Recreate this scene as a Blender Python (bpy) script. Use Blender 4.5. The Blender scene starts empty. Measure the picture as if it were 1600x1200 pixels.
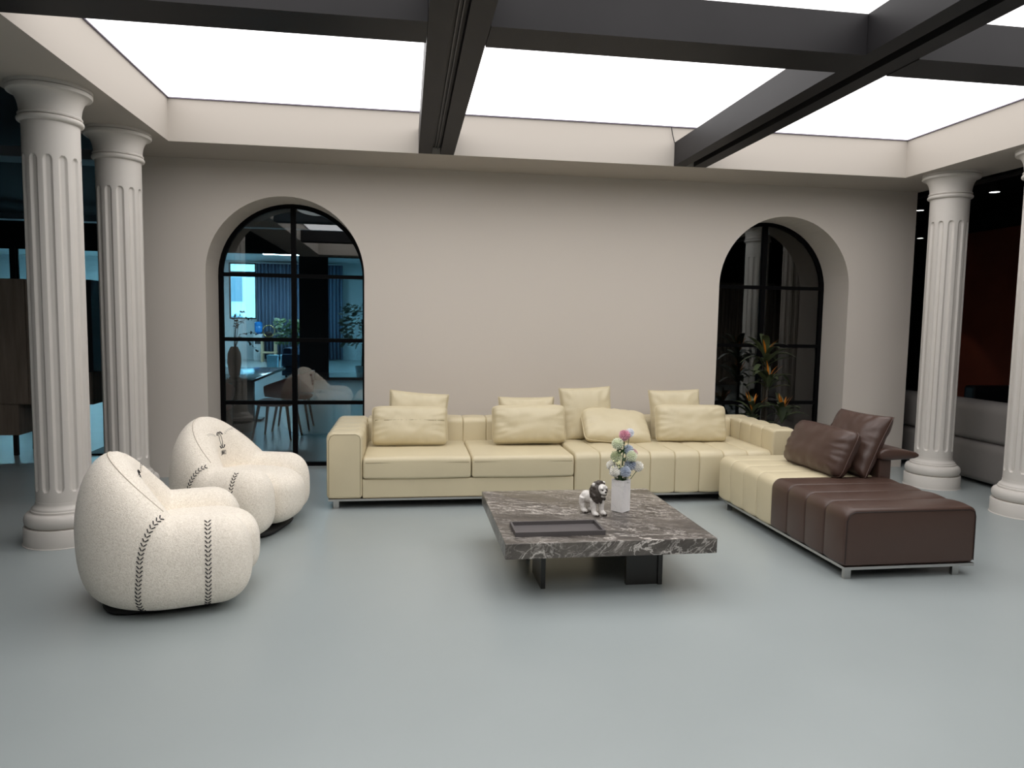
import bpy, bmesh, math, random
from mathutils import Vector, Matrix, noise
random.seed(7)
PI = math.pi
S = bpy.context.scene
COL = S.collection

# ------------------------------------------------------------------ camera
F_PX, YAW, PITCH, ROLL, DIST, EYE = 1125.156, 0.14682, 0.08508, -0.01635, 7.0551, 1.5
cy, sy, cp, sp = math.cos(YAW), math.sin(YAW), math.cos(PITCH), math.sin(PITCH)
fw = Vector((sy*cp, cy*cp, -sp)); rt = Vector((cy, -sy, 0)); dn = fw.cross(rt)
cr, sr = math.cos(ROLL), math.sin(ROLL)
r2 = cr*rt + sr*dn; d2 = -sr*rt + cr*dn
cam = bpy.data.cameras.new('camera'); co = bpy.data.objects.new('camera', cam); COL.objects.link(co)
cam.sensor_width = 36; cam.sensor_fit = 'HORIZONTAL'; cam.lens = F_PX*36/1600; cam.clip_end = 200; cam.clip_start = .05
co.matrix_world = Matrix(((r2.x, -d2.x, -fw.x, 0), (r2.y, -d2.y, -fw.y, -DIST), (r2.z, -d2.z, -fw.z, EYE), (0, 0, 0, 1)))
S.camera = co

# ------------------------------------------------------------------ world (daylight outside the far window), exposure
W = bpy.data.worlds.new('world'); S.world = W; W.use_nodes = True
W.node_tree.nodes['Background'].inputs[0].default_value = (.38, .78, 1, 1)
W.node_tree.nodes['Background'].inputs[1].default_value = 10
S.view_settings.view_transform = 'Standard'; S.view_settings.look = 'None'
S.view_settings.exposure = 0.0; S.view_settings.gamma = 1.0; S.view_settings.use_curve_mapping = False
SKYLIGHT = 2.75          # brightness of the stretched ceiling membrane

# ------------------------------------------------------------------ helpers
def lin(r, g, b):
    f = lambda c: (c/255/12.92 if c/255 <= .04045 else ((c/255+.055)/1.055)**2.4)
    return (f(r), f(g), f(b), 1)

def mat(name, col, rough=.5, metal=0., bump=0., bscale=60., vary=0., vscale=4., spec=.5, sheen=0., coat=0., bdist=.01, stretch=None):
    m = bpy.data.materials.new(name); m.use_nodes = True
    nt = m.node_tree; b = nt.nodes['Principled BSDF']
    b.inputs['Base Color'].default_value = col; b.inputs['Roughness'].default_value = rough
    b.inputs['Metallic'].default_value = metal; b.inputs['Specular IOR Level'].default_value = spec
    if sheen: b.inputs['Sheen Weight'].default_value = sheen; b.inputs['Sheen Roughness'].default_value = .5
    if coat: b.inputs['Coat Weight'].default_value = coat; b.inputs['Coat Roughness'].default_value = .15
    tc = nt.nodes.new('ShaderNodeTexCoord'); src = tc.outputs['Object']
    if stretch:
        mp = nt.nodes.new('ShaderNodeMapping'); mp.inputs['Scale'].default_value = stretch
        nt.links.new(src, mp.inputs['Vector']); src = mp.outputs['Vector']
    if bump:
        n = nt.nodes.new('ShaderNodeTexNoise'); n.inputs['Scale'].default_value = bscale; n.inputs['Detail'].default_value = 4
        bp = nt.nodes.new('ShaderNodeBump'); bp.inputs['Strength'].default_value = bump; bp.inputs['Distance'].default_value = bdist
        nt.links.new(src, n.inputs['Vector']); nt.links.new(n.outputs['Fac'], bp.inputs['Height']); nt.links.new(bp.outputs['Normal'], b.inputs['Normal'])
    if vary:
        n = nt.nodes.new('ShaderNodeTexNoise'); n.inputs['Scale'].default_value = vscale; n.inputs['Detail'].default_value = 5
        r = nt.nodes.new('ShaderNodeValToRGB')
        r.color_ramp.elements[0].position = .3; r.color_ramp.elements[1].position = .7
        r.color_ramp.elements[0].color = tuple(c*(1-vary) for c in col[:3])+(1,)
        r.color_ramp.elements[1].color = tuple(min(1, c*(1+vary)) for c in col[:3])+(1,)
        nt.links.new(src, n.inputs['Vector']); nt.links.new(n.outputs['Fac'], r.inputs['Fac']); nt.links.new(r.outputs['Color'], b.inputs['Base Color'])
    return m

def emit(name, col, strength):
    m = bpy.data.materials.new(name); m.use_nodes = True; nt = m.node_tree
    nt.nodes.remove(nt.nodes['Principled BSDF'])
    e = nt.nodes.new('ShaderNodeEmission'); e.inputs[0].default_value = col; e.inputs[1].default_value = strength
    nt.links.new(e.outputs[0], nt.nodes['Material Output'].inputs[0]); return m

class MB:
    def __init__(s): s.v = []; s.f = []
    def add(s, vs, fs):
        o = len(s.v); s.v += [tuple(v) for v in vs]; s.f += [tuple(i+o for i in f) for f in fs]; return s
    def box(s, x0, x1, y0, y1, z0, z1):
        return s.add([(x0,y0,z0),(x1,y0,z0),(x1,y1,z0),(x0,y1,z0),(x0,y0,z1),(x1,y0,z1),(x1,y1,z1),(x0,y1,z1)],
                     [(3,2,1,0),(4,5,6,7),(0,1,5,4),(1,2,6,5),(2,3,7,6),(3,0,4,7)])
    def rings(s, rings, cap=True, closed=True):
        n = len(rings[0]); o = len(s.v)
        for r in rings: s.v += [tuple(p) for p in r]
        for i in range(len(rings)-1):
            for j in range(n if closed else n-1):
                k = (j+1) % n
                s.f.append((o+i*n+j, o+i*n+k, o+(i+1)*n+k, o+(i+1)*n+j))
        if cap:
            s.f.append(tuple(o+j for j in reversed(range(n)))); s.f.append(tuple(o+(len(rings)-1)*n+j for j in range(n)))
        return s
    def lathe(s, prof, n=48, c=(0,0,0), cap=True):
        return s.rings([[(c[0]+r*math.cos(2*PI*j/n), c[1]+r*math.sin(2*PI*j/n), c[2]+z) for j in range(n)] for r, z in prof], cap)
    def tube(s, pts, r, n=6, cap=True):
        pts = [Vector(p) for p in pts]; R = []
        up = None
        for i, p in enumerate(pts):
            t = (pts[min(i+1, len(pts)-1)]-pts[max(i-1, 0)]).normalized()
            if up is None: up = t.orthogonal().normalized()
            up = (up-t*up.dot(t)); up = up.normalized() if up.length > 1e-6 else t.orthogonal().normalized()
            b = t.cross(up); rr = r[i] if isinstance(r, (list, tuple)) else r
            R.append([p+rr*(math.cos(2*PI*j/n)*up+math.sin(2*PI*j/n)*b) for j in range(n)])
        return s.rings(R, cap)
    def build(s, name, m=None, parent=None, smooth=False, loc=None, auto=None):
        me = bpy.data.meshes.new(name); me.from_pydata(s.v, [], s.f)
        bm = bmesh.new(); bm.from_mesh(me); bmesh.ops.recalc_face_normals(bm, faces=bm.faces); bm.to_mesh(me); bm.free()
        if smooth or auto:
            for p in me.polygons: p.use_smooth = True
        if auto:
            me.set_sharp_from_angle(angle=math.radians(auto))
        if m: me.materials.append(m)
        return link(name, me, parent, loc)

def link(name, data, parent=None, loc=None):
    o = bpy.data.objects.new(name, data); COL.objects.link(o)
    if parent: o.parent = parent
    if loc: o.location = loc
    return o
def tag(o, label=None, cat=None, group=None, kind=None):
    if label: o['label'] = label
    if cat: o['category'] = cat
    if group: o['group'] = group
    if kind: o['kind'] = kind
    return o
def empty(name, loc, rz=0, label=None, cat=None, group=None, kind=None):
    o = link(name, None, None, loc); o.rotation_euler = (0, 0, rz); o.empty_display_size = .1
    return tag(o, label, cat, group, kind)
def copy_tree(o, parent=None):
    c = o.copy(); COL.objects.link(c); c.parent = parent
    for ch in list(o.children): copy_tree(ch, c)
    return c
def struct(name, mb, m, **k): return tag(mb.build(name, m, **k), kind='structure')

def rrect(a0, a1, b0, b1, r, n=6):
    """rounded rectangle; r = radii at (a0b0, a1b0, a1b1, a0b1)"""
    P = []
    for (ca, cb, rr, s0) in ((a0+r[0], b0+r[0], r[0], PI), (a1-r[1], b0+r[1], r[1], 1.5*PI), (a1-r[2], b1-r[2], r[2], 0), (a0+r[3], b1-r[3], r[3], .5*PI)):
        for i in range(n+1):
            t = s0+i/n*PI/2; P.append((ca+rr*math.cos(t), cb+rr*math.sin(t)))
    return P
def rib(axis, c0, c1, a0, a1, b0, b1, r, e0=.012, e1=.012, puff=.0):
    """soft upholstered block: rounded profile swept along an axis, its two ends rounded by e0 / e1"""
    mb = MB(); L = c1-c0; st = []
    for k in range(5):
        t = k/4*PI/2; st.append((c0+e0*(1-math.sin(t)), e0*(1-math.cos(t)) if False else e0*(1-math.sin(t))))
    st = []
    for k in range(5):
        t = k/4*PI/2; st.append((c0+e0*(1-math.cos(t)), e0*(1-math.sin(t))))
    for k in (1, 2, 3): st.append((c0+e0+(L-e0-e1)*k/4, -puff*math.sin(PI*k/4)))
    for k in range(5):
        t = (4-k)/4*PI/2; st.append((c1-e1*(1-math.cos(t)), e1*(1-math.sin(t))))
    R = []
    for c, d in st:
        pr = rrect(a0+d, a1-d, b0+d, b1-d, [max(.004, q-d*.5) for q in r])
        R.append([(c, a, b) if axis == 'x' else (a, c, b) if axis == 'y' else (a, b, c) for a, b in pr])
    return mb.rings(R)
def superell(c, h, e=2.6, nu=40, nv=24, f=None):
    mb = MB(); R = []
    sg = lambda v, p: math.copysign(abs(v)**p, v)
    for i in range(1, nv):
        v = -PI/2+PI*i/nv; row = []
        for j in range(nu):
            u = 2*PI*j/nu
            p = Vector((h[0]*sg(math.cos(v), 2/e)*sg(math.cos(u), 2/e), h[1]*sg(math.cos(v), 2/e)*sg(math.sin(u), 2/e), h[2]*sg(math.sin(v), 2/e)))
            if f: p = f(p)
            row.append((c[0]+p.x, c[1]+p.y, c[2]+p.z))
        R.append(row)
    return mb.rings(R)
def remesh(mb, vox, smooth=3, name='tmp'):
    """fuse overlapping solids into one continuous skin; returns the mesh"""
    o = mb.build(name)
    m = o.modifiers.new('r', 'REMESH'); m.mode = 'VOXEL'; m.voxel_size = vox
    m = o.modifiers.new('s', 'SMOOTH'); m.iterations = smooth; m.factor = .5
    dg = bpy.context.evaluated_depsgraph_get()
    me = bpy.data.meshes.new_from_object(o.evaluated_get(dg))
    bpy.data.objects.remove(o)
    for p in me.polygons: p.use_smooth = True
    return me
def ball(mb, c, r, n=14, m=9):
    r = r if isinstance(r, (tuple, list)) else (r, r, r)
    return mb.rings([[(c[0]+r[0]*math.cos(-PI/2+PI*i/m)*math.cos(2*PI*j/n), c[1]+r[1]*math.cos(-PI/2+PI*i/m)*math.sin(2*PI*j/n), c[2]+r[2]*math.sin(-PI/2+PI*i/m)) for j in range(n)] for i in range(1, m)])

# ------------------------------------------------------------------ materials
M = {}
M['wall'] = mat('wall_paint', lin(210, 202, 192), .85, bump=.06, bscale=220, bdist=.002)
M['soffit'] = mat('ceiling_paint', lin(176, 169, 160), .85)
M['column'] = mat('column_plaster', lin(206, 201, 194), .6, bump=.02, bscale=90, bdist=.002)
M['black_metal'] = mat('black_frame', (.003, .003, .0035, 1), .45, spec=.06)
M['beam'] = mat('beam_laminate', (.014, .013, .014, 1), .5, spec=.22, vary=.12, vscale=3, bump=.05, bscale=30, bdist=.002)
M['slot'] = mat('slot_black', (.004, .004, .004, 1), .5)
M['track'] = mat('slot_diffuser', (.03, .03, .032, 1), .4)
M['membrane'] = emit('skylight_membrane', (1, .975, .972, 1), SKYLIGHT)
M['gap'] = mat('shadow_gap', (.16, .14, .19, 1), .6)
M['cream'] = mat('cream_leather', lin(209, 197, 165), .42, bump=.12, bscale=260, bdist=.002, vary=.03, vscale=3)
M['cream_seam'] = mat('cream_seam', lin(140, 128, 98), .6)
M['brown'] = mat('brown_leather', lin(74, 55, 47), .36, bump=.12, bscale=260, bdist=.002, vary=.05, vscale=4)
M['brown_seam'] = mat('brown_seam', lin(38, 27, 24), .5)
M['steel'] = mat('brushed_steel', (.55, .54, .52, 1), .28, 1)
M['base_black'] = mat('base_black', (.008, .008, .008, 1), .7)
M['thread'] = mat('black_thread', (.012, .011, .012, 1), .7)
M['tray'] = mat('tray_leather', lin(84, 80, 80), .55, bump=.15, bscale=300, bdist=.001)
M['grey_leather'] = mat('grey_leather', lin(120, 116, 113), .45, bump=.2, bscale=7, bdist=.02)
M['dark_leather'] = mat('dark_leather', (.012, .014, .017, 1), .4)
M['dark_metal'] = mat('dark_bronze', (.055, .053, .05, 1), .35, .7)
M['hall_dark'] = mat('hall_dark_paint', (.012, .014, .017, 1), .8)
M['hall_ceiling'] = mat('hall_ceiling_black', (.01, .011, .013, 1), .85)
M['hall_grey'] = mat('hall_grey_paint', (.055, .058, .065, 1), .8)
M['rust'] = mat('rust_paint', (.36, .06, .02, 1), .75, vary=.15, vscale=1.2)
M['office_wall'] = mat('office_wall', (.62, .68, .70, 1), .8)
M['wood_panel'] = mat('walnut_panel', (.3, .24, .19, 1), .5, vary=.2, vscale=3, stretch=(6, 6, .6))
M['dark_wood'] = mat('dark_wood', (.02, .014, .012, 1), .35)
M['red_leather'] = mat('oxblood_leather', (.6, .06, .04, 1), .4)
M['red_wood'] = mat('red_brown_wood', (.11, .03, .02, 1), .4)
M['pale_wood'] = mat('pale_wood', (.62, .5, .33, 1), .5)
M['white_plastic'] = mat('white_plastic', (.75, .78, .8, 1), .35)
M['blue_bottle'] = mat('blue_water_bottle', (.04, .3, .8, 1), .15)
M['navy'] = mat('navy_fabric', (.02, .07, .14, 1), .8)
M['leaf'] = mat('dark_leaf', (.06, .078, .036, 1), .4, vary=.3, vscale=9)
M['leaf2'] = mat('green_leaf', (.05, .11, .035, 1), .45, vary=.3, vscale=40)
M['orange'] = mat('orange_leaf', (.5, .17, .015, 1), .45, vary=.25, vscale=14)
M['stem'] = mat('plant_stem', (.035, .028, .018, 1), .6)
M['pot'] = mat('pot_grey', (.09, .09, .09, 1), .6)
M['curtain'] = mat('blue_grey_curtain', (.16, .22, .32, 1), .85)
M['slats'] = mat('brown_striped_curtain', (.34, .27, .22, 1), .8, vary=.4, vscale=1.2, stretch=(14, 14, .25))
M['gold'] = mat('brass', (.75, .55, .25, 1), .25, 1)
M['teal_box'] = mat('pale_blue_card', (.3, .6, .75, 1), .6)
M['facade'] = mat('pale_facade', (.8, .82, .82, 1), .8, vary=.06, vscale=.6)
M['facade_glass'] = mat('facade_glass', (.2, .26, .3, 1), .2)
M['panel_light'] = emit('cool_panel_light', (.55, .86, 1, 1), 150)
M['spot_glow'] = emit('spot_lens', (1, 1, .97, 1), 6)
M['oval_glow'] = emit('oval_lamp', (1, .98, .95, 1), .32)

def boucle():
    m = bpy.data.materials.new('ivory_boucle'); m.use_nodes = True; nt = m.node_tree; b = nt.nodes['Principled BSDF']
    b.inputs['Roughness'].default_value = .95; b.inputs['Specular IOR Level'].default_value = .15
    b.inputs['Sheen Weight'].default_value = .25; b.inputs['Sheen Roughness'].default_value = .6
    tc = nt.nodes.new('ShaderNodeTexCoord')
    v = nt.nodes.new('ShaderNodeTexNoise'); v.inputs['Scale'].default_value = 130; v.inputs['Detail'].default_value = 3; v.inputs['Distortion'].default_value = 1.2
    r = nt.nodes.new('ShaderNodeValToRGB'); r.color_ramp.elements[0].position = .3; r.color_ramp.elements[1].position = .62
    r.color_ramp.elements[0].color = lin(224, 214, 197); r.color_ramp.elements[1].color = lin(252, 244, 230)
    bp = nt.nodes.new('ShaderNodeBump'); bp.inputs['Strength'].default_value = .6; bp.inputs['Distance'].default_value = .006
    nt.links.new(tc.outputs['Object'], v.inputs['Vector']); nt.links.new(v.outputs['Fac'], r.inputs['Fac'])
    nt.links.new(r.outputs['Color'], b.inputs['Base Color']); nt.links.new(v.outputs['Fac'], bp.inputs['Height']); nt.links.new(bp.outputs['Normal'], b.inputs['Normal'])
    return m
M['boucle'] = boucle()

def marble(name, base, dark, vein, scale, rough, stretch, wide, amount, rot=(.3, .25, .38)):
    m = bpy.data.materials.new(name); m.use_nodes = True; nt = m.node_tree; b = nt.nodes['Principled BSDF']; N = nt.nodes.new; L = nt.links.new
    b.inputs['Roughness'].default_value = rough
    tc = N('ShaderNodeTexCoord'); mp0 = N('ShaderNodeMapping'); mp0.inputs['Rotation'].default_value = rot
    mp = N('ShaderNodeMapping'); mp.inputs['Scale'].default_value = stretch
    L(tc.outputs['Object'], mp0.inputs['Vector']); L(mp0.outputs[0], mp.inputs['Vector'])
    def noise_(sc, det, ro, dist, off=0):
        n = N('ShaderNodeTexNoise'); n.inputs['Scale'].default_value = sc; n.inputs['Detail'].default_value = det; n.inputs['Roughness'].default_value = ro; n.inputs['Distortion'].default_value = dist
        q = N('ShaderNodeMapping'); q.inputs['Location'].default_value = (off*3.1, off*1.7, off*.9); L(mp.outputs[0], q.inputs['Vector']); L(q.outputs[0], n.inputs['Vector']); return n.outputs['Fac']
    def ramp(src, pts):
        r = N('ShaderNodeValToRGB'); e = r.color_ramp.elements; e[0].position, e[0].color = pts[0]; e[1].position, e[1].color = pts[-1]
        for p, c in pts[1:-1]: k = e.new(p); k.color = c
        L(src, r.inputs['Fac']); return r.outputs['Color']
    K, Wt = (0, 0, 0, 1), (1, 1, 1, 1)
    col = ramp(noise_(scale, 9, .66, .6), [(.3, dark), (.7, base)])
    for i, (sc, wd, am) in enumerate(((scale*.75, wide, amount), (scale*2.1, wide*1.3, amount*.75))):
        v = ramp(noise_(sc, 6, .62, 1.2, i+1), [(.5-wd, K), (.5, Wt), (.5+wd, K)])
        k = ramp(noise_(scale*.45, 3, .5, .3, i+5), [(.42, K), (.6, (am, am, am, 1))])
        mm = N('ShaderNodeMix'); mm.data_type = 'RGBA'; mm.blend_type = 'MULTIPLY'; mm.inputs['Factor'].default_value = 1; L(v, mm.inputs['A']); L(k, mm.inputs['B'])
        mx = N('ShaderNodeMix'); mx.data_type = 'RGBA'; mx.inputs['B'].default_value = vein
        L(mm.outputs['Result'], mx.inputs['Factor']); L(col, mx.inputs['A']); col = mx.outputs['Result']
    L(col, b.inputs['Base Color']); return m
M['marble_dark'] = marble('grey_brown_marble', lin(104, 98, 91), lin(48, 44, 41), lin(208, 202, 194), 2.8, .3, (1.0, 3.4, 2.2), .022, 1.0)
M['marble_white'] = marble('white_marble', lin(247, 245, 243), lin(238, 236, 235), lin(190, 190, 192), 6, .3, (1, 1, .6), .012, .7, (.6, .2, .3))

def floor_mat():
    m = bpy.data.materials.new('grey_epoxy_floor'); m.use_nodes = True; nt = m.node_tree; b = nt.nodes['Principled BSDF']; N = nt.nodes.new
    tc = N('ShaderNodeTexCoord')
    n = N('ShaderNodeTexNoise'); n.inputs['Scale'].default_value = .7; n.inputs['Detail'].default_value = 6; nt.links.new(tc.outputs['Object'], n.inputs['Vector'])
    r = N('ShaderNodeValToRGB'); r.color_ramp.elements[0].position = .3; r.color_ramp.elements[1].position = .7
    r.color_ramp.elements[0].color = lin(150, 158, 158); r.color_ramp.elements[1].color = lin(157, 165, 165)
    nt.links.new(n.outputs['Fac'], r.inputs['Fac'])
    # sparse pale scuffs
    n3 = N('ShaderNodeTexNoise'); n3.inputs['Scale'].default_value = 3.2; n3.inputs['Detail'].default_value = 9; n3.inputs['Roughness'].default_value = .75; nt.links.new(tc.outputs['Object'], n3.inputs['Vector'])
    r3 = N('ShaderNodeValToRGB'); r3.color_ramp.elements[0].position = .69; r3.color_ramp.elements[1].position = .76
    nt.links.new(n3.outputs['Fac'], r3.inputs['Fac'])
    mx = N('ShaderNodeMix'); mx.data_type = 'RGBA'; mx.inputs['B'].default_value = lin(196, 202, 202)
    nt.links.new(r3.outputs['Color'], mx.inputs['Factor']); nt.links.new(r.outputs['Color'], mx.inputs['A']); nt.links.new(mx.outputs['Result'], b.inputs['Base Color'])
    n2 = N('ShaderNodeTexNoise'); n2.inputs['Scale'].default_value = 2.3; n2.inputs['Detail'].default_value = 5; nt.links.new(tc.outputs['Object'], n2.inputs['Vector'])
    mr = N('ShaderNodeMapRange'); mr.inputs['To Min'].default_value = .26; mr.inputs['To Max'].default_value = .38
    nt.links.new(n2.outputs['Fac'], mr.inputs['Value']); nt.links.new(mr.outputs[0], b.inputs['Roughness'])
    return m
M['floor'] = floor_mat()

def glass(name, tint, ior=1.5):
    m = bpy.data.materials.new(name); m.use_nodes = True; nt = m.node_tree; N = nt.nodes.new
    nt.nodes.remove(nt.nodes['Principled BSDF'])
    t = N('ShaderNodeBsdfTransparent'); t.inputs[0].default_value = tint
    g = N('ShaderNodeBsdfGlossy'); g.inputs['Roughness'].default_value = .0
    f = N('ShaderNodeFresnel'); f.inputs['IOR'].default_value = ior
    mx = N('ShaderNodeMixShader')
    nt.links.new(f.outputs[0], mx.inputs[0]); nt.links.new(t.outputs[0], mx.inputs[1]); nt.links.new(g.outputs[0], mx.inputs[2])
    nt.links.new(mx.outputs[0], nt.nodes['Material Output'].inputs[0]); return m
M['glass'] = glass('smoked_window_glass', (.66, .71, .73, 1), 2.1)
M['office_glass'] = glass('office_glass', (.7, .82, .85, 1), 1.45)

# ------------------------------------------------------------------ the setting
XL, XR, YB, Z1, Z2 = -1.9377, 4.7184, -.6437, 2.9407, 3.2905     # edges of the ceiling recess
YF = -8.7
WX0, WX1 = -2.57, 5.3457                                          # ends of the back wall
TH = .56                                                          # its thickness
HZ = 3.75                                                         # hall ceiling
HX0, HX1, HY0, HY1 = -14., 11., -13., 20.4
struct('floor', MB().box(HX0-.3, HX1+.3, HY0-.3, HY1+.3, -.2, 0), M['floor'])
struct('ceiling', MB().box(HX0-.3, HX1+.3, HY0-.3, HY1+.3, HZ, HZ+.2), M['hall_ceiling'])
struct('wall_left', MB().box(HX0-.3, HX0, HY0, HY1, 0, HZ), M['hall_grey'])
struct('wall_right', MB().box(HX1, HX1+.3, HY0, HY1, 0, HZ), M['hall_dark'])
struct('wall_front', MB().box(HX0, HX1, HY0-.3, HY0, 0, HZ), M['hall_grey'])

# back wall with two arched openings down to the floor
RAD, SPR = .72, 1.915
W1, W2 = (-1.836, -.396), (3.174, 4.614)
def arch_pts(w, r=RAD, z=SPR, n=32):
    c = (w[0]+w[1])/2
    return [(c-r*math.cos(PI*i/n), z+r*math.sin(PI*i/n)) for i in range(n+1)]
def back_wall():
    mb = MB(); zt = Z1
    for y, fl in ((0, 0), (TH, 1)):
        def quad(a, b, c, d):
            vs = [(p[0], y, p[1]) for p in (a, b, c, d)]; mb.add(vs, [(0,1,2,3) if not fl else (3,2,1,0)])
        for a, b in ((WX0, W1[0]), (W1[1], W2[0]), (W2[1], WX1)): quad((a, 0), (b, 0), (b, zt), (a, zt))
        for w in (W1, W2):
            P = arch_pts(w)
            for i in range(len(P)-1): quad(P[i], P[i+1], (P[i+1][0], zt), (P[i][0], zt))
    for w in (W1, W2):
        P = [(w[0], 0)]+arch_pts(w)+[(w[1], 0)]
        for i in range(len(P)-1):
            a, b = P[i], P[i+1]; mb.add([(a[0],0,a[1]),(b[0],0,b[1]),(b[0],TH,b[1]),(a[0],TH,a[1])], [(0,1,2,3)])
    for x in (WX0, WX1): mb.add([(x,0,0),(x,TH,0),(x,TH,zt),(x,0,zt)], [(0,1,2,3)])
    mb.add([(WX0,0,zt),(WX1,0,zt),(WX1,TH,zt),(WX0,TH,zt)], [(0,1,2,3)])
    me_o = mb.build('wall_back', M['wall'])
    bm = bmesh.new(); bm.from_mesh(me_o.data); bmesh.ops.remove_doubles(bm, verts=bm.verts, dist=1e-5); bmesh.ops.recalc_face_normals(bm, faces=bm.faces); bm.to_mesh(me_o.data); bm.free()
    return tag(me_o, kind='structure')
back_wall()

# dropped ring around the luminous ceiling
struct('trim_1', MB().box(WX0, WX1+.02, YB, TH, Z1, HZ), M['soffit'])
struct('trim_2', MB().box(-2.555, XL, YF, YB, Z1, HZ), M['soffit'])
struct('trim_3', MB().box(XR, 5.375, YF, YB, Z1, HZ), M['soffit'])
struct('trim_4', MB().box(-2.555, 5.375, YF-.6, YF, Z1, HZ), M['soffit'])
lum = MB().box(XL+.012, XR-.012, YF+.012, YB-.012, Z2, Z2+.02).build('luminous_ceiling', M['membrane'])
tag(lum, 'backlit white stretched ceiling panel glowing above the dark beams', 'ceiling light')
g = MB()
for b in ((XL, XR, YB-.014, YB), (XL, XR, YF, YF+.014), (XL, XL+.014, YF, YB), (XR-.014, XR, YF, YB)): g.box(*b, Z2-.008, Z2+.02)
g.build('edge_strip', M['gap'], lum)

# dark beams
BZ0, BZ1 = 2.942, 3.15
def long_beam(x0, x1, label):
    w = x1-x0; r = empty('ceiling_beam', ((x0+x1)/2, (YB+YF)/2, BZ0), 0, label, 'beam', 'dark beams under the luminous ceiling')
    P = [(-w/2, 0), (-.04, 0), (-.04, .06), (.035, .06), (.035, 0), (w/2, 0), (w/2, BZ1-BZ0), (-w/2, BZ1-BZ0)]
    h = (YB-YF)/2-.001; mb = MB()
    mb.v = [(p[0], s*h, p[1]) for s in (-1, 1) for p in P]
    mb.f = [(i, (i+1) % 8, 8+(i+1) % 8, 8+i) for i in range(8)]+[(0,1,2,7),(2,3,6,7),(3,4,5,6),(8,15,10,9),(10,15,14,11),(11,14,13,12)]
    mb.build('beam_body', M['beam'], r)
    sl = MB().box(-.0395, .0345, -h+.01, h-.01, .052, .0598).build('slot_lining', M['slot'], r)
    for x in (-.014, .008):
        MB().box(x, x+.006, -h+.02, h-.05, .03, .052).build('slot_rail', M['track'], r)
    return r
long_beam(.100, .404, 'long dark beam running towards the wall left of the cream sofa cushions')
long_beam(2.402, 2.709, 'long dark beam on the right ending above the right end of the sofa')
for x0, x1, lb in ((XL, .099, 'short dark cross beam at the upper left, above the armchairs'), (.405, 2.401, 'dark cross beam between the two long beams'), (2.71, XR, 'dark cross beam at the upper right, reaching the frame edge')):
    b = MB().box(x0+.001, x1-.001, -3.425, -3.155, BZ0-.004, BZ1-.002).build('ceiling_beam', M['beam']); tag(b, lb, 'beam', 'dark beams under the luminous ceiling')
b = MB().box(.405+.001, 2.401-.001, -6.19, -5.92, BZ0-.004, BZ1-.002).build('ceiling_beam', M['beam']); tag(b, 'dark cross beam overhead behind the camera, parallel to the one in view', 'beam', 'dark beams under the luminous ceiling')
b = MB().box(XL+.001, .099-.001, -6.19, -5.92, BZ0-.004, BZ1-.002).build('ceiling_beam', M['beam']); tag(b, 'dark cross beam overhead on the left, mirrored in the left arch glass', 'beam', 'dark beams under the luminous ceiling')
b = MB().box(2.71+.001, XR-.001, -6.19, -5.92, BZ0-.004, BZ1-.002).build('ceiling_beam', M['beam']); tag(b, 'dark cross beam overhead on the right, behind the camera', 'beam', 'dark beams under the luminous ceiling')
# hanging wire by the right beam
tag(MB().tube([(2.36, YB-.02, Z2-.012), (2.372, YB-.02, 3.22), (2.395, YB-.02, 3.14)], .004).build('hanging_cable', M['slot']), 'short dark cable hanging beside the end of the right beam', 'cable')

# arched windows
def window(name, w):
    y0, y1 = .457, .505; t = .042; c = (w[0]+w[1])/2
    r = empty(name, (c, y0, 0), 0, kind='structure')
    outer = [(w[0], 0)]+arch_pts(w)+[(w[1], 0)]
    inner = [(w[0]+t, .04)]+arch_pts((w[0]+t, w[1]-t), RAD-t)+[(w[1]-t, .04)]
    mb = MB(); n = len(outer)
    L = lambda p, y: (p[0]-c, y-y0, p[1])
    mb.v = [L(p, y0) for p in outer]+[L(p, y0) for p in inner]+[L(p, y1) for p in outer]+[L(p, y1) for p in inner]
    for i in range(n-1):
        mb.f += [(i, i+1, n+i+1, n+i), (2*n+i, 3*n+i, 3*n+i+1, 2*n+i+1), (n+i, n+i+1, 3*n+i+1, 3*n+i), (i, 2*n+i, 2*n+i+1, i+1)]
    mb.f += [(0, n, 2*n-1, n-1), (2*n, 3*n-1, 4*n-1, 3*n), (n, 3*n, 4*n-1, 2*n-1), (0, n-1, 3*n-1, 2*n)]
    mb.build('window_frame', M['black_metal'], r)
    MB().box(-.024, .024, -.004, .05, .04, SPR+RAD-t-.001).build('mullion', M['black_metal'], r)
    zs = [.654, 1.2895, 1.93]
    for z in zs:
        for s in (-1, 1):
            a, b = (.024, RAD-t-.001); MB().box(min(s*a, s*b), max(s*a, s*b), 0, .046, z-.019, z+.019).build('glazing_bar', M['black_metal'], r)
    # panes
    for s in (-1, 1):
        for a, b in ((.04, zs[0]-.019), (zs[0]+.019, zs[1]-.019), (zs[1]+.019, zs[2]-.019)):
            x0, x1 = sorted((s*.024, s*(RAD-t)))
            MB().box(x0, x1, .02, .026, a, b).build('pane', M['glass'], r)
        R0 = RAD-t; z0 = zs[2]+.019; P = []
        a0 = math.asin((z0-SPR)/R0); a1 = math.acos(.024/R0)
        for i in range(17):
            a = a0+(a1-a0)*i/16; P.append((s*R0*math.cos(a), SPR+R0*math.sin(a)))
        poly = [(s*.024, z0)]+P
        mb = MB(); k = len(poly); mb.v = [(x, .02, z) for x, z in poly]+[(x, .026, z) for x, z in poly]
        mb.f = [tuple(range(k)), tuple(range(2*k-1, k-1, -1))]+[(i, (i+1) % k, k+(i+1) % k, k+i) for i in range(k)]
        mb.build('pane', M['glass'], r)
    return r
window('window_1', W1); window('window_2', W2)

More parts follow.
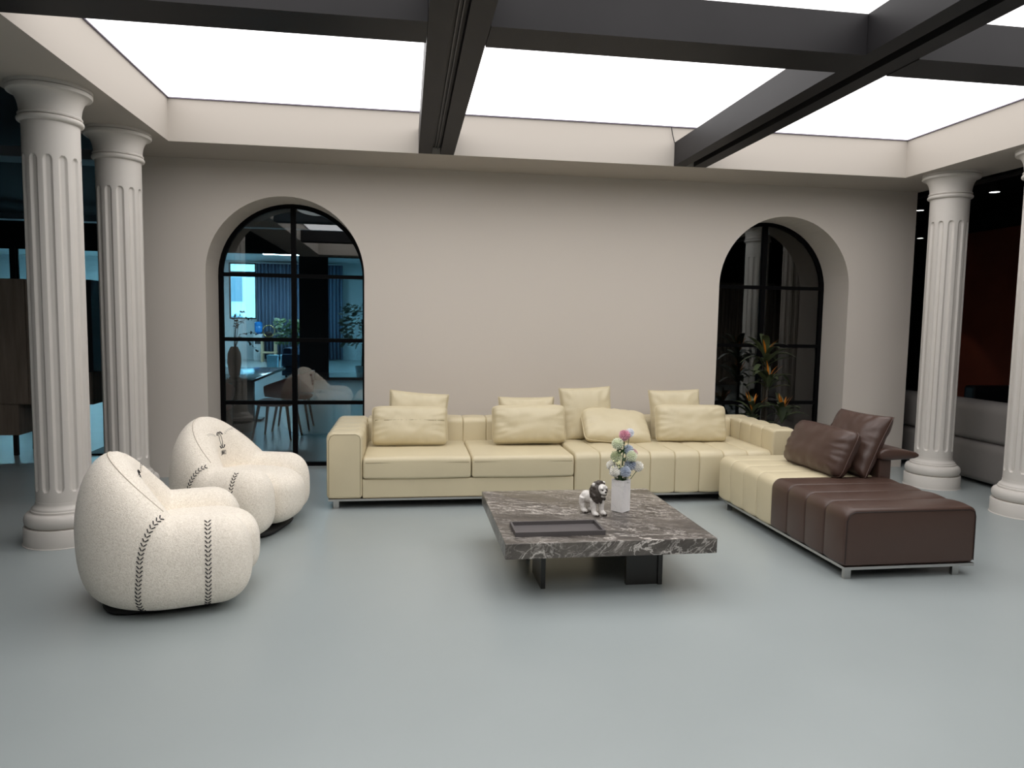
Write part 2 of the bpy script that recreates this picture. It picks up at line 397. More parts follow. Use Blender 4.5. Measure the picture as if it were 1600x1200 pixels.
# ------------------------------------------------------------------ fluted columns
def make_column():
    r = empty('fluted_column', (0, 0, 0), 0, None, 'column', 'fluted plaster columns of the colonnade')
    MB().lathe([(.246, 0), (.246, .003), (.24, .006), (.24, .112), (.236, .118), (.2, .12)], 64).build('plinth', M['column'], r, auto=40)
    pr = [(.2, .119)]+[(.205+.03*math.cos(a), .165+.045*math.sin(a)) for a in [(-.5+i/12)*PI for i in range(13)]]+[(.196, .213), (.196, .226), (.188, .232), (.188, .24)]+[(.188-.022*math.sin(t*PI/2), .24+.03*t) for t in [i/5 for i in range(1, 6)]]+[(.165, .285)]
    MB().lathe(pr, 64).build('base_moulding', M['column'], r, auto=50)
    NF = 12; K = 22; n = NF*K; z0, z1 = .352, 2.50; rows = []
    zs = [.28, .33]+[z0+.034*i/8 for i in range(9)]+[z0+.034+(z1-z0-.068)*i/12 for i in range(1, 12)]+[z1-.034+.034*i/8 for i in range(9)]+[2.56, 2.73]
    for z in zs:
        row = []; rad = .163
        for j in range(n):
            ph = (j/K) % 1.0; q = abs(ph-.5)/.29              # groove = half of the pitch
            e = min(max((z-z0)/.034, 0), max((z1-z)/.034, 0), 1)
            lim = math.sqrt(max(0, 1-(1-e)**2))
            d = .0
            if lim > 0 and q < lim: d = .015*min(1, (1-(q/max(lim, .01))**2)*1.5)*min(1, lim*1.4)
            a = 2*PI*j/n; row.append(((rad-d)*math.cos(a), (rad-d)*math.sin(a), z))
        rows.append(row)
    MB().rings(rows).build('shaft', M['column'], r, auto=35)
    pr = [(.16, 2.70), (.165, 2.708)]+[(.17+.018*math.cos(a), 2.727+.018*math.sin(a)) for a in [(-.5+i/8)*PI for i in range(9)]]+[(.168, 2.747), (.178, 2.749), (.181, 2.757), (.178, 2.764), (.172, 2.767)]
    pr += [(.172+.058*(1-math.cos(t*PI/2)), 2.767+.125*math.sin(t*PI/2)) for t in [i/8 for i in range(1, 9)]]+[(.236, 2.893), (.241, 2.902), (.241, 2.915), (.232, 2.919), (.243, 2.922), (.243, 2.9405)]
    MB().lathe(pr, 64).build('capital', M['column'], r, auto=40)
    return r
c0 = make_column()
for i, (x, y, lb) in enumerate(((-2.255, -1.94, 'fluted white column nearest the left edge, behind the front armchair'), (-2.245, -.87, 'fluted white column standing against the left end of the back wall'),
                                (5.03, -.86, 'fluted white column between the brown leather chaise and the dark sofa'), (5.03, -1.92, 'fluted white column cut off by the right edge of the photo'))):
    o = c0 if i == 0 else copy_tree(c0); o.location = (x, y, 0); o.rotation_euler.z = .12*i; o['label'] = lb

# ------------------------------------------------------------------ sectional sofa
FR, BK = -1.31, -.25            # front and back of the sofa line
def feet(r, pts, h=.07, w=.045):
    for x, y in pts: MB().box(x-w/2, x+w/2, y-.012, y+.012, 0, h).build('foot', M['steel'], r)
def plinth_frame(r, x0, x1, y0, y1, z0=.066, z1=.083):
    mb = MB(); t = .03
    mb.box(x0, x1, y0, y0+t, z0, z1); mb.box(x0, x1, y1-t, y1, z0, z1); mb.box(x0, x0+t, y0+t, y1-t, z0, z1); mb.box(x1-t, x1, y0+t, y1-t, z0, z1)
    mb.build('metal_frame', M['steel'], r)
    MB().box(x0+.04, x1-.04, y0+.04, y1-.04, z0+.002, z1).build('underside', M['base_black'], r)
def seam(r, pts, m, rad=.003): return MB().tube(pts, rad, 6).build('piping', m, r, smooth=True)

def sofa_two_seat():
    r = empty('sectional_sofa', (.385, -.78, 0), 0, 'cream leather two seat sofa unit with ribbed arm at its left end', 'sofa', 'modules of the cream leather sectional')
    ox, oy = -.385, .78
    X0, XA, X1 = -.617, -.34, 1.382
    B = lambda mb, n, m=M['cream']: shift(mb, ox, oy).build(n, m, r, auto=50)
    N = 5; st = (BK-FR)/N
    for i in range(N):     # arm panels
        B(rib('y', FR+i*st, FR+(i+1)*st, X0, XA, .084, .615, (.03, .03, .05, .06), .02, .02 if i < N-1 else .03, .007), 'arm_panel')
    y = FR+.001
    B(MB().tube([(X0+.018, y, .11), (X0+.018, y, .55), (X0+.032, y, .583), (X0+.06, y, .598), (XA-.05, y, .598), (XA-.025, y, .585), (XA-.016, y, .56), (XA-.016, y, .11)], .0026, 5), 'arm_piping', M['cream_seam'])
    st = (X1-XA)/8
    for i in range(8):
        B(rib('x', XA+i*st, XA+(i+1)*st, -.5, BK, .084, .62, (.02, .02, .05, .05), .013, .013, .005), 'back_panel')
    B(rib('x', XA+.002, X1, FR+.006, -.5, .084, .238, (.012, .012, .01, .01), .004, .01), 'base_panel')
    for a, b in ((XA+.004, .526), (.532, X1-.002)):
        mb = rib('x', a, b, FR-.012, -.49, .242, .415, (.02, .02, .03, .035), .022, .022, .004)
        mb.v = [(x, yy, z+(.018*math.sin(PI*max(0, min(1, (x-a)/(b-a))))*math.sin(PI*max(0, min(1, (yy-FR)/.8))) if z > .34 else 0)) for x, yy, z in mb.v]
        c = B(mb, 'seat_cushion')
        shift(MB().tube([(a+.02, FR-.0125, .372), (b-.02, FR-.0125, .372)], .0025, 5), ox, oy).build('piping', M['cream_seam'], c)
    f = empty('sofa_frame_tmp', (0, 0, 0)); bpy.data.objects.remove(f)
    sub = shift_frame(r, ox, oy, X0+.012, X1-.012, FR-.004, BK-.01)
    for x in (X0+.07, X1-.1):
        for yy in (FR+.05, BK-.06): shift(MB().box(x-.022, x+.022, yy-.012, yy+.012, 0, .067), ox, oy).build('foot', M['steel'], r)
    return r
def shift(mb, dx, dy, dz=0):
    mb.v = [(x+dx, y+dy, z+dz) for x, y, z in mb.v]; return mb
def shift_frame(r, ox, oy, x0, x1, y0, y1, z0=.066, z1=.083):
    mb = MB(); t = .03
    mb.box(x0, x1, y0, y0+t, z0, z1); mb.box(x0, x1, y1-t, y1, z0, z1); mb.box(x0, x0+t, y0+t, y1-t, z0, z1); mb.box(x1-t, x1, y0+t, y1-t, z0, z1)
    shift(mb, ox, oy).build('metal_frame', M['steel'], r)
    shift(MB().box(x0+.04, x1-.04, y0+.04, y1-.04, z0+.002, z1), ox, oy).build('underside', M['base_black'], r)
sofa_two_seat()

def sofa_corner():
    r = empty('sectional_sofa', (2.365, -.78, 0), 0, 'cream leather corner sofa unit with channelled seat and right arm', 'sofa', 'modules of the cream leather sectional')
    ox, oy = -2.365, .78
    X0, XA, X1 = 1.388, 3.128, 3.352
    B = lambda mb, n, m=M['cream']: shift(mb, ox, oy).build(n, m, r, auto=50)
    st = (XA-X0)/8
    for i in range(8):
        a, b = X0+i*st, X0+(i+1)*st
        B(rib('x', a, b, FR, -.49, .084, .435, (.02, .01, .03, .065), .02 if i == 0 else .013, .013, .006), 'seat_channel')
        B(rib('x', a, b, -.5, BK, .084, .62, (.02, .02, .05, .05), .013, .013, .005), 'back_panel')
    N = 5; st = (BK-FR)/N
    for i in range(N):
        B(rib('y', FR+i*st, FR+(i+1)*st, XA+.001, X1, .084, .618, (.02, .02, .045, .03), .018, .018 if i < N-1 else .03, .007), 'arm_panel')
    shift_frame(r, ox, oy, X0+.012, X1-.012, FR+.004, BK-.01)
    for x in (X0+.1, X1-.07):
        for yy in (FR+.05, BK-.06): shift(MB().box(x-.022, x+.022, yy-.012, yy+.012, 0, .067), ox, oy).build('foot', M['steel'], r)
sofa_corner()

def chaise():
    X0, X1, Y0, Y1 = 2.575, 3.445, -3.215, -1.462
    r = empty('leather_chaise', ((X0+X1)/2, (Y0+Y1)/2, 0), 0, 'two tone leather chaise, cream rear half and dark brown front half', 'chaise')
    ox, oy = -(X0+X1)/2, -(Y0+Y1)/2
    B = lambda mb, n, m: shift(mb, ox, oy).build(n, m, r, auto=50)
    st = (Y1-Y0)/8
    for i in range(8):
        a, b = Y0+i*st, Y0+(i+1)*st
        o = B(rib('y', a, b, X0, X1, .084, .432, (.025, .025, .05, .07), .02 if i == 0 else .014, .03 if i == 7 else .014, .006), 'seat_channel', M['brown'] if i < 4 else M['cream'])
        o['label'] = 'dark brown leather channel' if i < 4 else 'cream leather channel'
    y = Y0-.001
    B(MB().tube([(X0+.01, y, .1), (X0+.012, y, .36), (X0+.03, y, .4), (X0+.06, y, .414), (X1-.05, y, .414), (X1-.02, y, .4), (X1-.012, y, .37), (X1-.01, y, .1)], .003, 5), 'end_piping', M['brown_seam'])
    shift_frame(r, ox, oy, X0+.006, X1-.006, Y0-.006, Y1-.01)
    for x in (X0+.05, X1-.1):
        for yy in (Y0+.04, Y1-.12): shift(MB().box(x-.022, x+.022, yy-.012, yy+.012, 0, .067), ox, oy).build('foot', M['steel'], r)
    # brown backrest with a wing-shaped top that reaches outwards
    B(rib('y', -2.405, -1.47, 3.355, 3.452, .375, .6, (.004, .004, .02, .02), .014, .014), 'backrest', M['brown'])
    prof = [(3.34, .578), (3.34, .61), (3.35, .63), (3.37, .642), (3.42, .647), (3.50, .64), (3.58, .629), (3.63, .618), (3.65, .602), (3.648, .586), (3.62, .573), (3.54, .566), (3.45, .562), (3.36, .562)]
    mb = MB(); cx, cz = 3.45, .604
    rows = []
    for y, k in ((-2.43, .55), (-2.425, .85), (-2.41, 1), (-1.48, 1), (-1.465, .9), (-1.46, .75)): rows.append([(cx+(x-cx)*(1-(1-k)*.12), y, cz+(z-cz)*k) for x, z in prof])
    B(mb.rings(rows), 'back_wing', M['brown'])
chaise()

# ------------------------------------------------------------------ cushions
def pillow(name, w, h, t, m, ms, seed, loc, eul, label, cat='cushion', group='cushions on the sofa', zipper=False, slump=0, rc=0):
    n = 26; mb = MB(); rnd = random.Random(seed); o1 = Vector((rnd.random()*20, rnd.random()*20, seed))
    def P(u, v, s):
        c = .04 if not rc else .012
        x = w/2*u*(1-c*(1-v*v))*(1-rc*h/w*abs(v)**9); z = h/2*v*(1-c*(1-u*u))*(1-rc*abs(u)**9)
        a = max(0, 1-abs(u)**3.2)*max(0, 1-abs(v)**3.2)
        th = t/2*a**.36
        wr = noise.noise(Vector((u*2.2, v*1.6, s*3))+o1)*.008+noise.noise(Vector((u*5, v*3, s*5))+o1)*.005
        e = max(abs(u), abs(v))**3                     # radial puckers close to the seams
        wr += .006*e*math.sin(19*math.atan2(v, u)+3*noise.noise(Vector((u*2, v*2, seed)))+seed)
        y = s*(th+wr*min(1, a*3)*1.2)
        y += slump*(u*u*.6+(v-1)*v*.1)
        if zipper and s < 0: y += .006*math.exp(-((v-.22)/.03)**2)
        return (x, y, z)
    g = lambda k: math.sin((k/n-.5)*PI)*.35+(2*k/n-1)*.65
    idx = {}
    for s in (-1, 1):
        for i in range(n+1):
            for j in range(n+1):
                ed = i in (0, n) or j in (0, n)
                key = (i, j, 0 if ed else s)
                if key not in idx: idx[key] = len(mb.v); mb.v.append(P(g(i), g(j), s))
        for i in range(n):
            for j in range(n):
                q = [idx.get((a, b, s), idx.get((a, b, 0))) for a, b in ((i, j), (i+1, j), (i+1, j+1), (i, j+1))]
                mb.f.append(tuple(q if s < 0 else q[::-1]))
    o = mb.build(name, m, None, smooth=True); o.location = loc; o.rotation_euler = eul
    tag(o, label, cat, group)
    ring = [P(g(i), -1, 0) for i in range(n)]+[P(1, g(i), 0) for i in range(n)]+[P(g(n-i), 1, 0) for i in range(n)]+[P(-1, g(n-i), 0) for i in range(n+1)]
    MB().tube(ring, .0042, 6).build('seam_piping', m, o, smooth=True)
    if zipper:
        MB().tube([(x*w/2, P(x, .22, -1)[1]-.0012, .22*h/2) for x in [-.9+1.8*i/24 for i in range(25)]], .0042, 6).build('zip_seam', ms, o, smooth=True)
    return o
CR, CS = M['cream'], M['cream_seam']
d = math.radians
LW, LH = .665, .345
pillow('lumbar_cushion', LW-.01, LH, .17+.02, CR, CS, 1, (.036, -.76, .588), (d(-17), d(.4), d(0)), 'cream lumbar cushion with a zip line across, leftmost on the sofa', rc=.09, zipper=True)
pillow('lumbar_cushion', LW, LH, .19+.02, CR, CS, 2, (1.09, -.765, .598), (d(-15), d(-.5), d(1)), 'cream lumbar cushion upright on the middle seat', rc=.09)
pillow('lumbar_cushion', LW-.03, .38, .17+.02, CR, CS, 3, (1.90, -.72, .565), (d(-50), d(5), d(2)), 'cream lumbar cushion tilted far back behind the flowers', rc=.09)
pillow('lumbar_cushion', LW+.01, LH, .18+.02, CR, CS, 4, (2.60, -.775, .60), (d(-14), d(.5), d(-2)), 'cream lumbar cushion beside the right sofa arm', rc=.09)
pillow('square_cushion', .53, .45, .15, CR, CS, 5, (.105, -.575, .64), (d(-14), d(5), d(1)), 'square cream cushion half hidden behind the leftmost lumbar cushion', slump=-.01)
pillow('square_cushion', .52, .41, .14, CR, CS, 6, (1.10, -.575, .617), (d(-13), d(0), d(0)), 'square cream cushion showing only its top behind the middle lumbar cushion')
pillow('square_cushion', .50, .49, .15, CR, CS, 7, (1.66, -.58, .668), (d(-11), d(-2), d(5)), 'tall square cream cushion left of the tilted lumbar cushion')
pillow('square_cushion', .51, .47, .15, CR, CS, 8, (2.53, -.57, .657), (d(-13), d(-1), d(2)), 'square cream cushion behind the cushion beside the right arm')
pillow('lumbar_cushion', .72, .36, .18+.02, M['brown'], M['brown_seam'], 9, (3.095, -2.075, .60), (d(-24), d(0), d(-88)), 'dark brown lumbar cushion in front on the chaise', rc=.09, group='brown cushions on the chaise')
pillow('square_cushion', .52, .48, .17, M['brown'], M['brown_seam'], 10, (3.30, -2.165, .655), (d(-27), d(0), d(-82)), 'dark brown square cushion leaning on the chaise backrest', group='brown cushions on the chaise')

# ------------------------------------------------------------------ boucle armchairs (face +x before turning)
AZ0 = .038
def chair_path(s):
    """s in metres along the horseshoe, 0 = middle of the back; returns centre, outward normal, tangent, distance to arm end"""
    rx, ry, xa, L = .278, .31, .0, .385
    el = PI/2*math.sqrt((rx*rx+ry*ry)/2)
    a = abs(s); sg = 1 if s >= 0 else -1
    if a <= el:
        th = a/el*PI/2; x, y = xa-rx*math.cos(th), ry*math.sin(th); nx, ny = -math.cos(th)/rx, math.sin(th)/ry
        tx, ty = rx*math.sin(th), ry*math.cos(th); h = math.cos(th)
    else:
        x, y = xa+(a-el), ry; nx, ny = 0, 1; tx, ty = 1, 0; h = 0
    q = math.hypot(nx, ny); t = math.hypot(tx, ty)
    return x, sg*y, nx/q, sg*ny/q, tx/t*sg, ty/t, h, el+L-a, el+L
SMAX = chair_path(0)[8]
def chair_surf(s, ph):
    x, y, nx, ny, tx, ty, h, dend, _ = chair_path(s)
    top = .495+.295*h**.9
    w = .145+.012*h
    k = 1.0
    if dend < .17: k = math.sqrt(max(0, 1-(1-max(dend, 0)/.17)**2))
    zc = (AZ0+top)/2; hz = (top-AZ0)/2
    c, sn = math.cos(ph), math.sin(ph)
    e = 2/2.45 if sn > 0 else 2/3.3
    dx = w*k*math.copysign(abs(c)**e, c); dz = hz*(.45+.55*k if k < 1 else 1)*math.copysign(abs(sn)**e, sn)
    if dend < .17: dz = hz*math.copysign(abs(sn)**e, sn)*k**.75
    # belly: lower half swells outwards a little, back leans back as it rises
    zz = dz/hz
    dx += (.018*(1-zz*zz)-.02*h*max(0, zz))*k*(1 if c > 0 else -.2)
    return Vector((x+nx*dx, y+ny*dx, zc+dz-.015*(1-k)))
def chair_normal(s, ph):
    e = .004
    a = chair_surf(s+e, ph)-chair_surf(s-e, ph); b = chair_surf(s, ph+e*4)-chair_surf(s, ph-e*4)
    n = a.cross(b)
    if n.length < 1e-9: return Vector((0, 0, 1))
    n.normalize(); x, y, *_ = chair_path(s)
    p = chair_surf(s, ph); o = Vector((p.x-x, p.y-y, p.z-.3)); return n if n.dot(o) > 0 else -n
def on_line(path, steps=200):
    """sample points of a (s, phi) line by arc length"""
    pts = [chair_surf(*path(i/steps)) for i in range(steps+1)]; acc = [0]
    for i in range(steps): acc.append(acc[-1]+(pts[i+1]-pts[i]).length)
    return acc
def stitches(path, pitch=.022, wid=.014, rise=.014, rad=.0027, flip=1):
    acc = on_line(path); mb = MB(); L = acc[-1]; n = int(L/pitch); k = 0
    for i in range(n):
        d_ = (i+.5)*pitch
        while k < 199 and acc[k+1] < d_: k += 1
        t = (k+(d_-acc[k])/max(1e-6, acc[k+1]-acc[k]))/200
        s, ph = path(t); p = chair_surf(s, ph); nn = chair_normal(s, ph)
        q = chair_surf(*path(min(1, t+.01))); tg = (q-p); tg = (tg-nn*tg.dot(nn)).normalized(); lat = nn.cross(tg)
        for sd in (-1, 1):
            a = p+lat*sd*wid-tg*rise*.5*flip+nn*.0012; b = p+lat*sd*.0022+tg*rise*.5*flip+nn*.0012
            mb.tube([a, (a+b)/2+nn*.0008, b], rad, 5)
    return mb
def make_armchair():
    r = empty('boucle_armchair', (0, 0, 0), 0, None, 'armchair', 'ivory boucle armchairs')
    ns, nphi = 120, 48; rows = []
    for i in range(ns+1):
        t = -1+2*i/ns; s = SMAX*math.copysign(1-(1-abs(t))**1.25, t) if t else 0
        s = max(-SMAX+.0008, min(SMAX-.0008, s))
        rows.append([chair_surf(s, 2*PI*j/nphi) for j in range(nphi)])
    MB().rings(rows).build('upholstered_shell', M['boucle'], r, smooth=True)
    def seatf(p):
        q = p.copy()
        if q.z < 0: q.x *= 1-.07*(q.z/.2)**2
        q.z += .012*(1-(q.x/.4)**2)
        return q
    st = superell((.108, 0, .235), (.345, .205, .195), 3.3, 56, 32, seatf).build('seat_cushion', M['boucle'], r, smooth=True)
    superell((.0, 0, .024), (.33, .30, .024), 4, 56, 10).build('swivel_base', M['base_black'], r, smooth=True)
    lines = []
    for sg in (-1, 1):
        a1 = lambda t, sg=sg: (sg*(.432-.085*(1-(1-t)**2)+.015*t**4), 1.15-2.45*t)
        a2 = lambda t, sg=sg: (sg*(.63-.01*t), 1.18-2.43*t)
        for a in (a1, a2): stitches(a).build('stitching', M['thread'], r)
        a3 = lambda t, sg=sg: (sg*(.24-.11*t-.05*t*t), 1.95+.55*t)       # finer stitches on the inner back
        stitches(a3, .02, .007, .008, .0009).build('stitching', M['thread'], r)
    # seam over the crest of the back
    pts = []
    for i in range(61):
        s = -.43+.86*i/60; ph = 1.42; pts.append(chair_surf(s, ph)+chair_normal(s, ph)*.0006)
    MB().tube(pts, .0028, 6).build('crest_seam', M['boucle_seam'], r, smooth=True)
    # emblem: two interlocked C shapes and lettering embroidered on the inner back
    def pl(u, v):     # u to the right seen from the front, v up, metres, around the middle of the inner back
        s = -u; ph = PI-.32-v*3.6
        return chair_surf(s, ph)+chair_normal(s, ph)*.001
    em = MB()
    for sd in (-1, 1):
        P = []
        for i in range(31):
            a = d(42)+i/30*d(276); P.append((sd*(.020-.05*0+.046*math.cos(a)), .062+.052*math.sin(a)))
        n_ = len(P); em.tube([pl(u, v) for u, v in P], [.0016+.0032*abs(i/(n_-1)*2-1)**1.5 for i in range(n_)], 6)
    em.build('embroidered_emblem', M['thread'], r, smooth=True)
    G = {'C': [[(.9, .85), (.5, 1), (.1, .8), (.0, .5), (.1, .2), (.5, 0), (.9, .15)]], 'H': [[(0, 0), (0, 1)], [(.8, 0), (.8, 1)], [(0, .5), (.8, .5)]],
         'A': [[(0, 0), (.45, 1), (.9, 0)], [(.2, .4), (.7, .4)]], 'N': [[(0, 0), (0, 1), (.8, 0), (.8, 1)]], 'E': [[(.7, 0), (0, 0), (0, 1), (.7, 1)], [(0, .5), (.6, .5)]], 'L': [[(0, 1), (0, 0), (.7, 0)]]}
    em = MB(); u0 = -.062
    for ch in 'CHANEL':
        for st_ in G[ch]: em.tube([pl(u0+a*.016, -.026+b*.022) for a, b in st_], .0011, 4)
        u0 += .0215
    em.build('embroidered_lettering', M['thread'], r)
    return r
M['boucle_seam'] = mat('ivory_piping', lin(205, 194, 178), .9)
ch = make_armchair(); ch.location = (-1.26, -2.99, 0); ch.rotation_euler.z = d(17); ch['label'] = 'ivory boucle armchair in front, nearest the camera, seen from its side'
c2 = copy_tree(ch); c2.location = (-1.175, -1.74, 0); c2.rotation_euler.z = d(-14); c2['label'] = 'ivory boucle armchair behind, its embroidered emblem showing on the backrest'

# ------------------------------------------------------------------ coffee table and what stands on it
TX0, TX1, TY0, TY1, TZ = .525, 1.71, -3.365, -2.165, .33
def coffee_table():
    cx, cy_ = (TX0+TX1)/2, (TY0+TY1)/2
    r = empty('coffee_table', (cx, cy_, 0), 0, 'low square coffee table with thick grey brown marble top', 'coffee table')
    rib('z', TZ-.085, TZ, TX0-cx, TX1-cx, TY0-cy_, TY1-cy_, (.004,)*4, .003, .003).build('marble_top', M['marble_dark'], r, auto=40)
    a = .345
    for (sx, sy_) in ((-1, -1), (1, -1), (-1, 1), (1, 1)):
        mb = MB(); x = sx*a-.0; y = sy_*.395+0
        mb.box(x-.013, x+.013, min(y, y-sy_*.28), max(y, y-sy_*.28), 0, TZ-.085)
        if sx > 0: mb.box(x-.20, x-.013, min(y-sy_*.012, y-sy_*.036), max(y-sy_*.012, y-sy_*.036), 0, TZ-.085)
        mb.build('leg_panel', M['dark_metal'], r)
coffee_table()

def tray():
    cx, cy_ = .85, -3.137; w, h, t, z = .254, .112, .012, .026
    r = empty('serving_tray', (cx, cy_, TZ), 0, 'flat rectangular dark grey tray on the marble table', 'tray')
    MB().box(-w, w, -h, h, 0, .006).build('tray_base', M['tray'], r)
    mb = MB().box(-w, w, -h, -h+t, .006, z).box(-w, w, h-t, h, .006, z).box(-w, -w+t, -h+t, h-t, .006, z).box(w-t, w, -h+t, h-t, .006, z)
    mb.build('rim', M['tray'], r)
tray()

def lion():
    r = empty('lion_figurine', (1.145, -2.80, TZ), d(-62), 'small white lion figurine with dark carved mane beside the vase', 'figurine')
    # local: faces +x
    b = MB(); B = lambda c, q: ball(b, c, q, 18, 12)
    B((-.015, 0, .098), (.062, .037, .036)); B((.03, 0, .108), (.038, .04, .045)); B((-.06, 0, .1), (.034, .036, .036))
    for x, y in ((.045, .026), (.035, -.028), (-.065, .026), (-.06, -.027)):
        fx = .012 if x > 0 else .006
        b.tube([(x, y, .1), (x+(.004 if x > 0 else -.01), y, .06), (x+fx*.5, y, .03), (x+fx, y, .012)], [.024, .019, .017, .017], 12)
        ball(b, (x+fx+.012, y, .014), (.026, .018, .014), 14, 9)
    b.tube([(.035, 0, .115), (.055, 0, .15)], [.036, .03], 12)
    me = remesh(b, .0045, 5); me.materials.append(M['lion_white']); link('body', me, r)
    k = MB(); k.tube([(-.088, 0, .1), (-.108, .004, .075), (-.112, .008, .045), (-.105, .01, .028)], [.008, .006, .006, .012], 8); k.build('tail', M['lion_white'], r, smooth=True)
    m = MB()
    rnd = random.Random(3)
    ball(m, (.05, 0, .146), (.045, .056, .064), 20, 14)
    for i in range(90):
        a = rnd.random()*2*PI; q = rnd.uniform(-.4, 1); x = .054+.034*q*-1+.012; rr = .057*math.sqrt(max(.1, 1-(q*.7)**2))
        c = (x-.012, rr*math.cos(a)*.95, .146+rr*math.sin(a)*1.12); ball(m, c, (.012, .0085, .012), 6, 4)
    me = remesh(m, .0035, 1); me.materials.append(M['lion_mane']); link('mane', me, r)
    f = MB(); ball(f, (.076, 0, .165), (.026, .033, .036), 16, 10); ball(f, (.098, 0, .15), (.02, .022, .015), 14, 8); ball(f, (.092, 0, .128), (.016, .018, .009), 12, 7); ball(f, (.088, 0, .185), (.016, .026, .014), 12, 7)
    for s in (-1, 1): ball(f, (.096, s*.018, .178), (.012, .012, .009), 10, 7)
    me = remesh(f, .0035, 2); me.materials.append(M['lion_white']); fo = link('face', me, r)
    e = MB(); ball(e, (.116, 0, .157), (.007, .01, .006), 10, 6); e.build('nose', M['lion_mane'], fo, smooth=True)
    e = MB(); e.box(.09, .111, -.014, .014, .135, .139); e.build('mouth', M['lion_mane'], fo)
    for s in (-1, 1):
        e = MB(); ball(e, (.104, s*.016, .17), (.006, .007, .005), 8, 6); e.build('eye', M['lion_mane'], fo, smooth=True)
        e = MB(); ball(e, (.05, s*.042, .195), (.01, .012, .013), 10, 6); e.build('ear', M['lion_white'], r, smooth=True)
    for x, y in ((.075, .026), (.065, -.028), (-.045, .026), (-.04, -.027)):
        for t in (-1, 0, 1):
            e = MB(); ball(e, (x+.012, y+t*.009, .007), (.009, .005, .007), 8, 5); e.build('claw', M['lion_mane'], r, smooth=True)
M['lion_white'] = mat('lion_white_glaze', lin(226, 222, 216), .35, bump=.25, bscale=160, bdist=.002, vary=.14, vscale=70)
M['lion_mane'] = mat('lion_dark_patina', lin(70, 63, 57), .5, vary=.5, vscale=120)
lion()

def vase():
    r = empty('marble_vase', (1.338, -2.755, TZ), d(38), 'tall square white marble vase on the coffee table', 'vase')
    a, t, h = .0425, .006, .203; mb = MB()
    for s in (-1, 1):
        mb.box(s*a-(t if s > 0 else 0), s*a+(0 if s > 0 else t), -a, a, .006, h); mb.box(-a+t, a-t, s*a-(t if s > 0 else 0), s*a+(0 if s > 0 else t), .006, h)
    mb.box(-a, a, -a, a, .003, .006); mb.build('vase_body', M['marble_white'], r)
    MB().box(-a+.004, a-.004, -a+.004, a-.004, 0, .003).build('felt_pad', M['base_black'], r)
vase()
def pompom(col):
    mb = MB(); n = 120
    ball(mb, (0, 0, 0), .015, 12, 8)
    for i in range(n):
        z = 1-2*(i+.5)/n; a = i*2.399963; q = math.sqrt(1-z*z); dr = Vector((q*math.cos(a), q*math.sin(a), z))
        o = dr.orthogonal().normalized(); b = dr.cross(o); L = .034*random.uniform(.9, 1.05)
        base = [dr*.013+(o*math.cos(t)+b*math.sin(t))*.0018 for t in (0, 2.1, 4.2)]; mid = [dr*(L*.88)+(o*math.cos(t)+b*math.sin(t))*.0036 for t in (0, 2.1, 4.2)]
        mb.add(base+mid+[dr*L], [(0,1,4,3),(1,2,5,4),(2,0,3,5),(3,4,6),(4,5,6),(5,3,6)])
    o = mb.build('tmp', col); me = o.data; bpy.data.objects.remove(o); return me
FC = {k: mat('petal_'+k, lin(*c), .7) for k, c in dict(pink=(228, 172, 188), white=(246, 244, 236), pale=(238, 241, 246), green=(234, 239, 214), olive=(214, 220, 186), blue=(208, 217, 230), slate=(190, 199, 213), rose=(230, 196, 196)).items()}
PM = {k: pompom(m) for k, m in FC.items()}
def leafmesh(w, L):
    mb = MB(); R = []
    n = 6
    for i in range(n+1):
        t = i/n; ww = w*math.sin(PI*min(.98, t*.93+.05))**.8; z = -.25*L*t*t
        mb.v += [(-ww, L*t, z+.15*ww), (0, L*t, z), (ww, L*t, z+.15*ww)]
    for i in range(n): mb.f += [(3*i, 3*i+1, 3*i+4, 3*i+3), (3*i+1, 3*i+2, 3*i+5, 3*i+4)]
    o = mb.build('tmp', M['leaf2'], smooth=True); me = o.data; bpy.data.objects.remove(o); return me
LM = leafmesh(.009, .034)
VX, VY, VZ = 1.338, -2.755, TZ
FL = [('pink', 0.015, 0.004, 0.481, 1.0, 'pink pompom flower at the top of the bouquet'), ('pale', 0.056, 0.030, 0.492, 0.8, 'pale white flower peeking out behind the pink one'), ('green', -0.033, -0.010, 0.429, 1.05, 'pale green pompom flower at the upper left of the bouquet'),
      ('blue', 0.049, 0.025, 0.383, 0.95, 'light blue flower in the middle of the bouquet'), ('rose', 0.085, 0.030, 0.362, 0.75, 'small rose flower behind the right green one'), ('olive', -0.033, 0.010, 0.346, 1.05, 'olive green pompom flower above the yellow buds'), ('green', 0.057, -0.020, 0.351, 1.02, 'pale green pompom flower on the right of the bouquet'),
      ('slate', 0.057, 0.000, 0.294, 1.05, 'slate blue flower below the right green one'), ('white', -0.064, 0.020, 0.288, 0.85, 'white pompom flower half hidden at the far left'), ('white', -0.052, -0.030, 0.258, 1.0, 'white pompom flower low on the left of the bouquet'), ('slate', 0.011, -0.045, 0.260, 1.0, 'grey blue pompom flower low in the middle above the vase'), ('white', 0.107, 0.000, 0.282, 0.95, 'white pompom flower at the right of the bouquet')]
